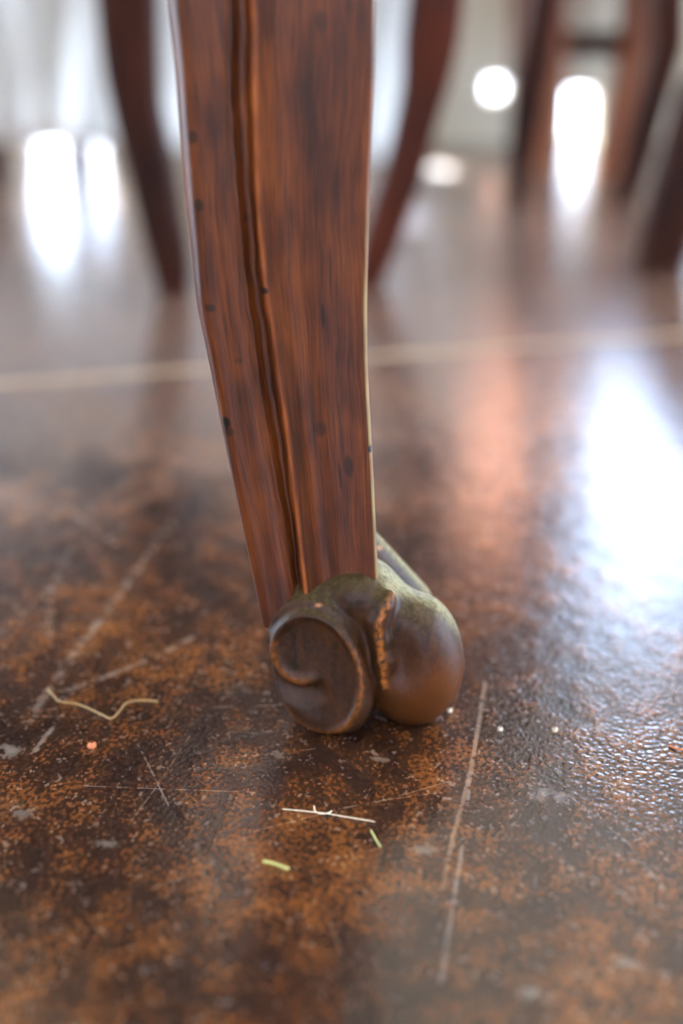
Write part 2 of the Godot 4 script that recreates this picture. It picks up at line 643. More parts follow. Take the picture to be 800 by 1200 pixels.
func build_room() -> void:
	# ground outside
	struct("ground", box_mesh(Vector3(-16, -0.12, -18), Vector3(16, -0.065, 14)), M.paving, "pale sunlit paving outside the room")
	# openings in the back wall
	var door_hole := [-0.375, -0.282, 0.0, 0.75]
	var slot := [0.266, 0.300, 0.0, 0.060]
	var win_a := [0.318, 1.10, 0.225, 0.64]
	var win_b := [0.165, 0.275, 0.30, 0.60]
	var holes := [door_hole, slot, win_a, win_b, [0.171, 0.193, 0.050, 0.072], [0.042, 0.058, 0.055, 0.078], [0.040, 0.092, 0.115, 0.225], [0.205, 0.240, 0.15, 0.235]]  # the small unnamed holes are added to make blurred bright spots
	struct("wall_back", wall_mesh(RX0, RX1, -0.06, RH, WALL_Z - 0.06, WALL_Z, holes), M.stone, "beige plastered back wall with low openings to daylight and small holes added for bright spots")
	struct("wall_left", wall_mesh(WALL_Z, RZ1, -0.06, RH, RX0 - 0.2, RX0, [[-1.80, -0.30, 0.0, 2.1]], false), M.plaster, "cream side wall with a wide unseen doorway added to light the leg bevel")  # doorway added so the leg's left bevel has brightness to mirror
	struct("wall_right", wall_mesh(WALL_Z, RZ1, -0.06, RH, RX1, RX1 + 0.2, [[-1.75, 0.3, 0.0, 2.1]], false), M.plaster, "cream side wall with a wide unseen doorway added to light the leg bevel")  # doorway added to light edges from the right
	struct("wall_front", wall_mesh(RX0 - 0.2, RX1 + 0.2, -0.06, RH, RZ1, RZ1 + 0.2, [[-1.7, -0.6, 0.7, 2.2], [0.4, 1.5, 0.7, 2.2]]), M.plaster, "cream wall with two unseen windows added as fill light")  # windows behind the camera, added to fill the leg's front
	struct("ceiling", box_mesh(Vector3(RX0 - 0.2, RH, WALL_Z - 0.06), Vector3(RX1 + 0.2, RH + 0.15, RZ1 + 0.2)), M.plaster, "cream ceiling")
	struct("door_1", frame_mesh(-0.375, -0.282, 0.0, 0.75, WALL_Z - 0.05, WALL_Z - 0.02, 0.006, false), M.dark_frame, "narrow low doorway to daylight behind the white tablecloth")
	var st := begin()
	add_box(st, Vector3(-0.335, 0.0, WALL_Z - 0.048), Vector3(-0.299, 0.744, WALL_Z - 0.022), 0.002)
	obj("stile", done(st), M.dark_frame, get_node("door_1"))
	struct("window_1", frame_mesh(0.318, 1.10, 0.225, 0.64, WALL_Z - 0.05, WALL_Z - 0.01, 0.010), M.dark_frame, "low bright window in the back wall")
	struct("added_window_2", frame_mesh(0.165, 0.275, 0.30, 0.60, WALL_Z - 0.05, WALL_Z - 0.01, 0.006), M.dark_frame, "small window added to let a peach tint reach the floor")  # opening added so the peach block mirrors in the floor
	build_floor()
	# peach block added in the yard for its reflection in the floor
	var fb := thing("tint_block", "unseen peach outbuilding across the yard seen mirrored in the floor", "building", Vector3(0.75, -0.065, -7.0))
	obj("wall", box_mesh(Vector3(-0.40, 0, -1.5), Vector3(0.26, 3.2, 0)), M.peach, fb)
	obj("roof", box_mesh(Vector3(-0.46, 3.2, -1.6), Vector3(0.32, 3.28, 0.08), 0.01), M.peach, fb)

func build_floor() -> void:
	var fl := struct("floor", box_mesh(Vector3(RX0, -0.06, WALL_Z - 0.06), Vector3(RX1, -0.0004, RZ1)), M.grout, "glossy brown stained stone floor with a pale joint")
	var a := floor_point(0, 449)
	var b := floor_point(800, 391)
	var o := Vector2(a.x, a.z)
	var s := (Vector2(b.x, b.z) - o).normalized()
	var t := Vector2(-s.y, s.x)
	if t.y < 0:
		t = -t
	var size := 1.35
	var gap := 0.0028
	var room := PackedVector2Array([Vector2(RX0, WALL_Z), Vector2(RX1, WALL_Z), Vector2(RX1, RZ1), Vector2(RX0, RZ1)])
	var n := 0
	for j in range(-3, 5):
		for i in range(-4, 5):
			var base := o + s * (size * i - 0.5 + (0.45 if j % 2 else 0.0)) + t * (size * j)
			var sq := PackedVector2Array([base + s * gap + t * gap, base + s * (size - gap) + t * gap, base + s * (size - gap) + t * (size - gap), base + s * gap + t * (size - gap)])
			for poly in Geometry2D.intersect_polygons(sq, room):
				if poly.size() < 3:
					continue
				var shift := Vector2.ZERO if (j == 0 and i == 0) else Vector2(0.37 * i + 0.13 * j, 0.29 * j + 0.41 * i)
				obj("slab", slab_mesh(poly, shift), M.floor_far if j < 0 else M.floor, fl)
				n += 1

func slab_mesh(poly: PackedVector2Array, shift: Vector2) -> ArrayMesh:
	var st := begin()
	st.set_smooth_group(-1)
	var inner_list := Geometry2D.offset_polygon(poly, -0.0012)
	var inner: PackedVector2Array = inner_list[0] if inner_list.size() and inner_list[0].size() == poly.size() else poly
	var tri := Geometry2D.triangulate_polygon(inner)
	for k in range(0, tri.size(), 3):
		var p := [inner[tri[k]], inner[tri[k + 1]], inner[tri[k + 2]]]
		if (p[1] - p[0]).cross(p[2] - p[0]) < 0:
			p = [p[0], p[2], p[1]]
		for q in p:
			st.set_uv(floor_uv(Vector3(q.x, 0, q.y)) + shift)
			st.add_vertex(Vector3(q.x, 0, q.y))
	# bevel and sides down to the bed
	var n := inner.size()
	for k in n:
		var best := 0
		var q0 := inner[k]
		var q1 := inner[(k + 1) % n]
		var mid := Vector2.ZERO
		for q in inner:
			mid += q / n
		var out := (q1 - q0).orthogonal().normalized()
		if out.dot((q0 + q1) / 2 - mid) < 0:
			out = -out
		var lo := [Vector3(q0.x + out.x * 0.001, -0.0012, q0.y + out.y * 0.001), Vector3(q1.x + out.x * 0.001, -0.0012, q1.y + out.y * 0.001)]
		var hi := [Vector3(q0.x, 0, q0.y), Vector3(q1.x, 0, q1.y)]
		var face := [hi[0], hi[1], lo[1], lo[0]]
		var nr: Vector3 = (face[1] - face[0]).cross(face[2] - face[0])
		var order: Array = [0, 2, 1, 0, 3, 2] if nr.dot(Vector3(out.x, 0.2, out.y)) > 0 else [0, 1, 2, 0, 2, 3]
		for i in order:
			st.set_uv(floor_uv(face[i]) + shift)
			st.add_vertex(face[i])
	return done(st, true)

# ---------------------------------------------------------------- the near leg
const LEG_Z := -0.4385
const L0 := [[-120, 180], [0, 193], [75, 202], [150, 208], [225, 214], [300, 222], [360, 229], [415, 240.5], [490, 255.5], [565, 270.5], [640, 286], [700, 299], [760, 311]]
const L1 := [[-120, 198], [0, 208], [75, 215], [150, 220], [225, 226], [300, 232], [360, 236.5], [415, 246.5], [490, 260], [565, 274], [640, 289], [700, 301.5], [760, 313]]
const G0 := [[-120, 264], [0, 270], [150, 272], [225, 279], [300, 285], [340, 291], [415, 300], [490, 312], [565, 326], [640, 339], [700, 346], [760, 352]]
const G1 := [[-120, 288], [0, 292], [150, 294], [225, 298], [300, 302], [340, 307], [415, 318], [490, 329], [565, 338.5], [640, 347], [700, 354], [760, 359]]
const R1 := [[-120, 441], [0, 438.7], [75, 438], [150, 435], [225, 432], [300, 430.5], [360, 429.2], [415, 429.7], [452, 431], [490, 433], [565, 437], [640, 440.5], [700, 443], [760, 445]]

func near_leg() -> ArrayMesh:
	var rings := []
	var uvs := []
	var steps := 150
	for i in steps + 9:
		var y: float = lerp(735.0, -60.0, float(i) / steps)
		var h := 0.0
		var lift := 0.0
		if i > steps:
			y = -60.0
			lift = (i - steps) / 8.0
		var l0 := plane_point(table_at(L0, y), y, LEG_Z)
		h = l0.y
		var xl0 := l0.x
		var xl1 := plane_point(table_at(L1, y), y, LEG_Z).x
		var g0 := plane_point(table_at(G0, y), y, LEG_Z).x
		var g1 := plane_point(table_at(G1, y), y, LEG_Z).x
		var xr := plane_point(table_at(R1, y), y, LEG_Z).x
		if lift > 0.0:
			h += lift * 0.17
			xl0 -= lift * 0.012
			xl1 -= lift * 0.010
			g0 -= lift * 0.004
			g1 -= lift * 0.004
			xr += lift * 0.006
		var wob := 0.00018 * sin(h * 210.0) + 0.00012 * sin(h * 530.0 + 1.0)
		var f := []                                      # front outline, left to right: (x, z)
		f.append(Vector2(xl0 + 0.0002, -0.0085))
		f.append(Vector2(xl0, -0.0044))
		f.append(Vector2(lerpf(xl0, xl1, 0.45), -0.0024))
		f.append(Vector2(lerpf(xl0, xl1, 0.9), -0.0004))
		f.append(Vector2(xl1 + 0.0006, 0.0001))
		for k in 6:
			var t := (k + 1) / 7.0
			f.append(Vector2(lerpf(xl1, g0, t), 0.0002 + 0.0009 * sin(t * PI)))
		f.append(Vector2(g0 - 0.0007, 0.0001))
		f.append(Vector2(g0 + wob, -0.0005))
		f.append(Vector2(lerpf(g0, g1, 0.3) + wob, -0.0026))
		f.append(Vector2(lerpf(g0, g1, 0.6) + wob, -0.0034))
		f.append(Vector2(lerpf(g0, g1, 0.85) + wob, -0.0026))
		f.append(Vector2(g1 - 0.0002 + wob, -0.0004))
		f.append(Vector2(g1 + 0.0006 + wob, 0.0007))
		f.append(Vector2(g1 + 0.0017, 0.0010))
		f.append(Vector2(g1 + 0.0028, 0.0004))
		for k in 7:
			var t := (k + 1) / 8.0
			var u := pow(t, 0.75)
			f.append(Vector2(lerpf(g1 + 0.0028, xr - 0.0009, t), -0.0022 * sin(u * PI) + 0.0004 * t))
		f.append(Vector2(xr - 0.0009, 0.0004))
		f.append(Vector2(xr - 0.0004, 0.0001))
		f.append(Vector2(xr - 0.0001, -0.0006))
		f.append(Vector2(xr + 0.0002, -0.0016))
		f.append(Vector2(xr + 0.0002, -0.0036))
		var back := -0.036 - 0.03 * (h - 0.03)
		f.append(Vector2(xr - 0.002, back))
		f.append(Vector2(xr - 0.005, back - 0.002))
		f.append(Vector2(xl0 + 0.008, back - 0.002))
		f.append(Vector2(xl0 + 0.005, back))
		var ring := []
		var u := []
		for q in f:
			ring.append(Vector3(q.x, h, LEG_Z + q.y))
			var uu := clampf((q.x - xl0) / (xr - xl0), 0.0, 1.0)
			if q.y < back + 0.001:
				uu = 0.28 + 0.44 * uu
			elif q.y < -0.003 and uu > 0.5:
				uu = 0.962
			u.append(Vector2(uu, 1.0 - (h - 0.03) / 0.22))
		u.append(u[0])
		rings.append(ring)
		uvs.append(u)
	return skin(rings, uvs)

# ---------------------------------------------------------------- the scroll foot: a distance field, meshed as surface nets
var fC := Vector3(-0.0062, 0.0243, -0.4400)
var fn := Vector3(-0.24, 0.10, 0.96).normalized()
var fa := Vector3.UP.cross(Vector3(-0.24, 0.10, 0.96)).normalized()
var fb := Vector3.ZERO
var crest := []

func smin(a: float, b: float, k: float) -> float:
	var h := maxf(k - absf(a - b), 0.0) / k
	return minf(a, b) - h * h * k * 0.25

func ell(p: Vector3, c: Vector3, r: Vector3) -> float:
	var q := (p - c) / r
	var k0 := q.length()
	var k1 := (q / r).length()
	return k0 * (k0 - 1.0) / maxf(k1, 1e-6)

func cap(p: Vector3, a: Vector3, b: Vector3, ra: float, rb: float) -> float:
	var ab := b - a
	var t := clampf((p - a).dot(ab) / ab.length_squared(), 0, 1)
	return (p - a - ab * t).length() - lerpf(ra, rb, t)

func face_relief(a: float, b: float) -> float:
	var ef := Vector2((a + 0.0003 + 0.10 * b) / 0.0152, (b + 0.0038) / 0.0203).length()
	var out := 0.0012 * exp(-pow((ef - 0.97) / 0.07, 2))
	out -= 0.0007 * (1.0 - smoothstep(0.5, 0.95, ef))
	if ef > 1.0:
		out -= minf((ef - 1.0) * 0.010, 0.005)
		out += 0.0005 * exp(-pow((ef - 1.18) / 0.05, 2))
	var ex := (a + 0.0048) / 0.0102
	var ey := (b - 0.0034) / 0.0115
	var re := Vector2(ex, ey).length()
	var ph := atan2(ey, ex)
	var dw := absf(angle_difference(ph, deg_to_rad(238)))
	var w := 1.0 - smoothstep(deg_to_rad(48), deg_to_rad(80), dw)
	out += w * (0.0010 * exp(-pow((re - 0.84) / 0.16, 2)) - 0.0030 * smoothstep(0.93, 1.10, re) * (1.0 - 0.75 * smoothstep(1.15, 1.75, re)))
	return out

func foot_field(p: Vector3) -> float:
	# volute
	var q := p - fC
	var a := q.dot(fa)
	var b := q.dot(fb)
	var n := q.dot(fn)
	var A := 0.0166
	var B := 0.0246
	var sa := absf(a + 0.20 * b) / A
	var sb := absf(b) / B
	var e := pow(pow(sa, 2.6) + pow(sb, 2.6), 1.0 / 2.6)
	var dr := (e - 1.0) * maxf(Vector2(a, b).length() / maxf(e, 0.05), 0.006) * 0.85
	var R := 0.0048
	var wx := dr + R
	var wy := maxf(n - (0.0090 + face_relief(a, b)), -n - 0.012) + R
	var vol := minf(maxf(wx, wy), 0.0) + Vector2(maxf(wx, 0), maxf(wy, 0)).length() - R
	# body that joins the leg
	var body := ell(p, Vector3(0.0045, 0.0275, -0.4500), Vector3(0.0195, 0.0270, 0.0160))
	body = smin(body, cap(p, Vector3(-0.010, 0.0405, -0.4470), Vector3(0.0080, 0.0442, -0.4420), 0.0095, 0.0070), 0.006)
	# bulb on the right and its neck
	var bulb := ell(p, Vector3(0.0230, 0.0196, -0.4435), Vector3(0.0165, 0.0210, 0.0162))
	bulb = smin(bulb, cap(p, Vector3(0.0050, 0.0440, -0.4412), Vector3(0.0215, 0.0315, -0.4440), 0.0075, 0.0115), 0.008)
	var d := smin(body, bulb, 0.005)
	# hollow beside the crest, then the crest itself
	var hol := ell(p, Vector3(0.0182, 0.0295, -0.4244), Vector3(0.0054, 0.0110, 0.0068))
	d = -smin(-d, hol, 0.006)
	for i in crest.size() - 1:
		d = smin(d, cap(p, crest[i], crest[i + 1], 0.0007, 0.0007), 0.0056)
	d = smin(d, vol, 0.0016)
	# leaf behind
	var leaf := cap(p, Vector3(0.006, 0.0480, -0.4690), Vector3(0.0215, 0.0285, -0.4700), 0.0085, 0.0092)
	d = smin(d, leaf, 0.0015)
	return maxf(d, 0.0004 - p.y)

func foot_color(p: Vector3, n: Vector3, grain: FastNoiseLite, fine: FastNoiseLite) -> Color:
	var g := grain.get_noise_3d(p.x * 1000.0, p.y * 320.0, p.z * 1000.0)
	var f := fine.get_noise_3d(p.x * 1000.0, p.y * 700.0, p.z * 1000.0)
	var c := Color(0.022, 0.009, 0.0035).lerp(Color(0.050, 0.018, 0.006), clampf(0.5 + g + 0.4 * f, 0, 1))
	# rubbed, redder belly of the bulb
	var belly := exp(-(p - Vector3(0.0300, 0.0130, -0.433)).length_squared() / (0.0135 * 0.0135))
	c = c.lerp(Color(0.095, 0.026, 0.0055), clampf(belly * 1.5 + f * 0.25, 0, 0.92))
	var q := p - fC
	var a := q.dot(fa)
	var b := q.dot(fb)
	if q.dot(fn) > 0.003:
		var ef := Vector2((a + 0.0003 + 0.10 * b) / 0.0152, (b + 0.0038) / 0.0203).length()
		var side := atan2(b + 0.004, a + 0.0016)
		var rub := exp(-pow((ef - 0.98) / 0.055, 2)) * smoothstep(2.0, 1.0, absf(angle_difference(side, -0.7)))
		var ex := (a + 0.0048) / 0.0102
		var ey := (b - 0.0034) / 0.0115
		var re := Vector2(ex, ey).length()
		var w := 1.0 - smoothstep(deg_to_rad(40), deg_to_rad(85), absf(angle_difference(atan2(ey, ex), deg_to_rad(225))))
		rub = maxf(rub, w * exp(-pow((re - 0.86) / 0.12, 2)))
		c = c.lerp(Color(0.20, 0.058, 0.011), clampf(rub * (0.62 + f), 0, 0.9))
		# two saw cuts in the face
		for cut in [[-0.0066, -0.0020, 0.0098], [-0.0036, 0.0030, 0.0098]]:
			var cx: float = cut[0] + (b - 0.005) * -0.06
			if b > cut[1] and b < cut[2]:
				c = c.lerp(Color(0.012, 0.006, 0.004), 0.9 * exp(-pow((a - cx) / 0.00042, 2)))
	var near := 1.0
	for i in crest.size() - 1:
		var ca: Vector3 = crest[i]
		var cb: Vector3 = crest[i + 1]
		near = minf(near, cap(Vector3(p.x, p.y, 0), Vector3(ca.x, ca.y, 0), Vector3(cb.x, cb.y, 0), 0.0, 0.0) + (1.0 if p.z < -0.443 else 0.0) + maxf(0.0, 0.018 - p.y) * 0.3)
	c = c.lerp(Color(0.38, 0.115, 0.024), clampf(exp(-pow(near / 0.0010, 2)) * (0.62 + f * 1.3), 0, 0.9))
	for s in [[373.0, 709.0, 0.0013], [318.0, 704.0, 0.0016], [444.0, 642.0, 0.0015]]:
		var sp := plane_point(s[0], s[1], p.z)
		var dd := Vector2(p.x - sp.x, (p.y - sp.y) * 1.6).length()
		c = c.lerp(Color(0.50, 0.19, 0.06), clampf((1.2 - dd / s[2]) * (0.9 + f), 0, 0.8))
	# grey-green dust that settled on the tops
	var dust := smoothstep(0.25, 0.85, n.y) * smoothstep(0.030, 0.046, p.y + 0.004 * f) * clampf(0.62 + 0.8 * f, 0, 1)
	c = c.lerp(Color(0.085, 0.066, 0.027), 0.65 * dust)
	# rim light painted in pale gold along the shoulder and the leaf's edge
	var rim_light := smoothstep(0.62, 0.93, n.dot(Vector3(0.62, 0.72, -0.30).normalized())) * smoothstep(0.018, 0.034, p.y) * smoothstep(0.006, 0.014, p.x)
	c = c.lerp(Color(0.30, 0.265, 0.125), 0.8 * rim_light * clampf(0.75 + 0.9 * f, 0, 1))
	return c

func foot_mesh() -> ArrayMesh:
	fb = fn.cross(fa).normalized()
	crest = []
	for q in [[459, 696, -0.4346], [450, 712, -0.4326], [443, 731, -0.4314], [445, 752, -0.4310], [448, 775, -0.4310], [450, 800, -0.4322]]:
		crest.append(plane_point(q[0], q[1], q[2]))
	var cell := 0.00062
	var lo := Vector3(-0.0255, -0.001, -0.4810)
	var size := Vector3i(108, 100, 92)
	var nx := size.x + 1
	var ny := size.y + 1
	var nz := size.z + 1
	var val := PackedFloat32Array()
	val.resize(nx * ny * nz)
	val.fill(1.0)
	# coarse pass over blocks of 4 cells
	var blk := 4
	var reach := blk * cell * 1.9
	for bz in range(0, nz, blk):
		for by in range(0, ny, blk):
			for bx in range(0, nx, blk):
				var c := lo + Vector3(bx + 1.5, by + 1.5, bz + 1.5) * cell
				var d := foot_field(c)
				var skip := absf(d) > reach
				for z in range(bz, mini(bz + blk, nz)):
					for y in range(by, mini(by + blk, ny)):
						var row := (z * ny + y) * nx
						for x in range(bx, mini(bx + blk, nx)):
							val[row + x] = d if skip else foot_field(lo + Vector3(x, y, z) * cell)
	var index := PackedInt32Array()
	index.resize(nx * ny * nz)
	index.fill(-1)
	var verts := PackedVector3Array()
	var off := [0, 1, nx, nx + 1, nx * ny, nx * ny + 1, nx * ny + nx, nx * ny + nx + 1]
	var corner := []
	for k in 8:
		corner.append(Vector3(k & 1, (k >> 1) & 1, k >> 2))
	var edges := []
	for i in 8:
		for bit in [1, 2, 4]:
			if not i & bit:
				edges.append([i, i | bit])
	for z in size.z:
		for y in size.y:
			for x in size.x:
				var at := (z * ny + y) * nx + x
				var mask := 0
				for k in 8:
					if val[at + off[k]] < 0.0:
						mask |= 1 << k
				if mask == 0 or mask == 255:
					continue
				var sum := Vector3.ZERO
				var cnt := 0
				for e in edges:
					var va := val[at + off[e[0]]]
					var vb := val[at + off[e[1]]]
					if (va < 0.0) != (vb < 0.0):
						sum += (corner[e[0]] as Vector3).lerp(corner[e[1]], va / (va - vb))
						cnt += 1
				index[at] = verts.size()
				verts.append(lo + (Vector3(x, y, z) + sum / cnt) * cell)
	var tris := PackedInt32Array()
	var step := [1, nx, nx * ny]
	for z in range(1, size.z):
		for y in range(1, size.y):
			for x in range(1, size.x):
				var at := (z * ny + y) * nx + x
				var inside := val[at] < 0.0
				for ax in 3:
					if (val[at + step[ax]] < 0.0) == inside:
						continue
					var u: int = step[(ax + 1) % 3]
					var w: int = step[(ax + 2) % 3]
					var a := index[at - u - w]
					var b := index[at - w]
					var c := index[at]
					var d := index[at - u]
					if a < 0 or b < 0 or c < 0 or d < 0:
						continue
					if inside:
						tris.append_array([a, c, b, a, d, c])
					else:
						tris.append_array([a, b, c, a, c, d])
	var nor := PackedVector3Array()
	nor.resize(verts.size())
	for k in range(0, tris.size(), 3):
		var n := (verts[tris[k + 2]] - verts[tris[k]]).cross(verts[tris[k + 1]] - verts[tris[k]])
		for i in 3:
			nor[tris[k + i]] += n
	var grain := noise(31, 0.22, 3)
	var fine := noise(32, 0.55, 3)
	var col := PackedColorArray()
	var uv := PackedVector2Array()
	for i in verts.size():
		nor[i] = nor[i].normalized()
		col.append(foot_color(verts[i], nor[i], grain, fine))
		uv.append(Vector2(verts[i].x, verts[i].y) * 20.0)
	var arr := []
	arr.resize(Mesh.ARRAY_MAX)
	arr[Mesh.ARRAY_VERTEX] = verts
	arr[Mesh.ARRAY_NORMAL] = nor
	arr[Mesh.ARRAY_COLOR] = col
	arr[Mesh.ARRAY_TEX_UV] = uv
	arr[Mesh.ARRAY_INDEX] = tris
	var mesh := ArrayMesh.new()
	mesh.add_surface_from_arrays(Mesh.PRIMITIVE_TRIANGLES, arr)
	return mesh

# ---------------------------------------------------------------- chairs
func seat_parts(t: Node3D, poly: Array, h: float, wood_m: Material, pad: Material) -> void:
	# a frame of four rails round a trapezoid, with a padded seat on it
	var st := begin()
	st.set_smooth_group(-1)
	for k in 4:
		var a: Vector2 = poly[k]
		var b: Vector2 = poly[(k + 1) % 4]
		var d := (b - a).normalized()
		var len_ := a.distance_to(b)
		var one := begin()
		add_box(one, Vector3(-0.02, h - 0.055, -0.014), Vector3(len_ + 0.02, h, 0.014), 0.004)
		st.append_from(done(one), 0, Transform3D(Basis(Vector3(d.x, 0, d.y), Vector3.UP, Vector3(d.x, 0, d.y).cross(Vector3.UP)), Vector3(a.x, 0, a.y)))
	obj("seat_rail", st.commit(), wood_m, t)
	var mid := Vector2.ZERO
	for p in poly:
		mid += p / 4.0
	var rings := []
	var uvs := []
	for r in [[0.0, 1.0], [0.025, 1.03], [0.045, 0.98], [0.058, 0.85], [0.064, 0.5]]:
		var ring := []
		var u := []
		for k in 4:
			for i in 6:
				var p: Vector2 = poly[k].lerp(poly[(k + 1) % 4], i / 6.0)
				var q: Vector2 = mid + (p - mid) * r[1]
				ring.append(Vector3(q.x, h + r[0], q.y))
				u.append(Vector2(q.x, q.y))
		u.append(u[0])
		rings.append(ring)
		uvs.append(u)
	obj("seat", skin(rings, uvs), pad, t)

func build_chairs() -> void:
	# the chair whose leg fills the picture
	var c1 := thing("dining_chair", "carved brown wooden chair whose grooved leg with scroll foot stands sharp in front", "chair")
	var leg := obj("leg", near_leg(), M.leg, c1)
	leg.set_meta("label", "grooved tapering front leg")
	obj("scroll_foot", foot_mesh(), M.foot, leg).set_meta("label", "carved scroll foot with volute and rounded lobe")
	var lrows := [[0, 113, 184], [78, 121, 185], [125, 130, 188], [187, 145, 201], [250, 160, 212], [312, 176, 222], [347, 187, 221]]
	obj("leg", traced_leg(lrows, 345, 0.034, 0.385, 0.0), M.dark_wood, c1)
	var f2 := plain_leg(Vector3(-0.505, 0, -0.46), Vector3(-0.505, 0.385, -0.46), 0.045)
	obj("leg", f2, M.dark_wood, c1)
	obj("leg", plain_leg(Vector3(-0.375, 0, -1.07), Vector3(-0.36, 0.385, -1.07), 0.034), M.dark_wood, c1)
	seat_parts(c1, [Vector2(-0.015, -0.46), Vector2(-0.505, -0.46), Vector2(-0.36, -1.07), Vector2(-0.155, -1.07)], 0.40, M.dark_wood, M.pad)
	# the chair behind it: curved leg to the right of the near leg, and one further back
	var c2 := thing("dining_chair", "reddish brown chair behind the front leg, its long leg bowing out to the right", "chair")
	var rrows := [[0, 478, 544], [50, 473, 538], [100, 471, 526], [150, 462, 511], [200, 450, 498], [240, 437, 485], [285, 424, 468], [333, 412, 449]]
	obj("leg", traced_leg(rrows, 334, 0.036, 0.385), M.red_wood, c2)
	var brows := [[0, 620, 656], [50, 610, 650], [90, 603, 644], [140, 599, 634], [190, 596, 624], [240, 594, 613]]
	obj("leg", traced_leg(brows, 240, 0.034, 0.385), M.dark_wood, c2)
	obj("leg", plain_leg(Vector3(-0.335, 0, -1.16), Vector3(-0.335, 0.385, -1.16), 0.034), M.dark_wood, c2)
	seat_parts(c2, [Vector2(0.13, -1.10), Vector2(-0.335, -1.16), Vector2(-0.30, -1.40), Vector2(0.235, -1.44)], 0.40, M.dark_wood, M.pad)
	# right edge of the photo
	var c3 := thing("dining_chair", "dark chair at the right edge with a thick raked leg nearest the bright glare", "chair")
	var trows := [[0, 905, 965], [90, 814, 880], [150, 790, 856], [200, 776, 838], [250, 762, 822], [320, 747, 802]]
	obj("leg", traced_leg(trows, 320, 0.045, 0.385), M.dark_wood, c3)
	seat_parts(c3, [Vector2(0.72, -1.12), Vector2(0.36, -1.12), Vector2(0.37, -1.38), Vector2(0.70, -1.38)], 0.40, M.dark_wood, M.pad)
	obj("leg", plain_leg(Vector3(0.74, 0, -1.13), Vector3(0.72, 0.385, -1.13), 0.036), M.dark_wood, c3)
	obj("leg", plain_leg(Vector3(0.72, 0, -1.38), Vector3(0.70, 0.385, -1.38), 0.036), M.dark_wood, c3)
	var c5 := thing("footstool", "dark low stool whose leaning leg stands just right of the bright slot", "stool")
	var urows := [[50, 764, 804], [100, 752, 790], [150, 741, 776], [200, 729, 760], [238, 722, 746]]
	obj("leg", traced_leg(urows, 238, 0.034, 0.19), M.dark_wood, c5)
	for p in [Vector2(0.56, -1.44), Vector2(0.56, -1.56), Vector2(0.40, -1.56)]:
		obj("leg", plain_leg(Vector3(p.x, 0, p.y), Vector3(p.x, 0.19, p.y), 0.028), M.dark_wood, c5)
	obj("seat", box_mesh(Vector3(0.29, 0.19, -1.58), Vector3(0.59, 0.21, -1.42), 0.004), M.dark_wood, c5)
	var c4 := thing("footstool", "low orange brown wooden stool by the wall, its rail over the bright slot", "stool")
	var vrows := [[40, 727, 760], [100, 716, 748], [150, 707, 738], [205, 697, 728]]
	obj("leg", traced_leg(vrows, 205, 0.03, 0.185), M.orange_wood, c4)
	var wrows := [[40, 634, 664], [100, 632, 660], [150, 629, 655], [205, 626, 650]]
	obj("leg", traced_leg(wrows, 205, 0.03, 0.185), M.orange_wood, c4)
	for x in [0.205, 0.335]:
		obj("leg", plain_leg(Vector3(x, 0, -1.80), Vector3(x, 0.185, -1.80), 0.028), M.orange_wood, c4)
	obj("rail", box_mesh(Vector3(0.205, 0.118, -1.615), Vector3(0.335, 0.142, -1.597), 0.003), M.dark_wood, c4)
	obj("seat", box_mesh(Vector3(0.185, 0.185, -1.825), Vector3(0.36, 0.205, -1.585), 0.004), M.red_wood, c4)

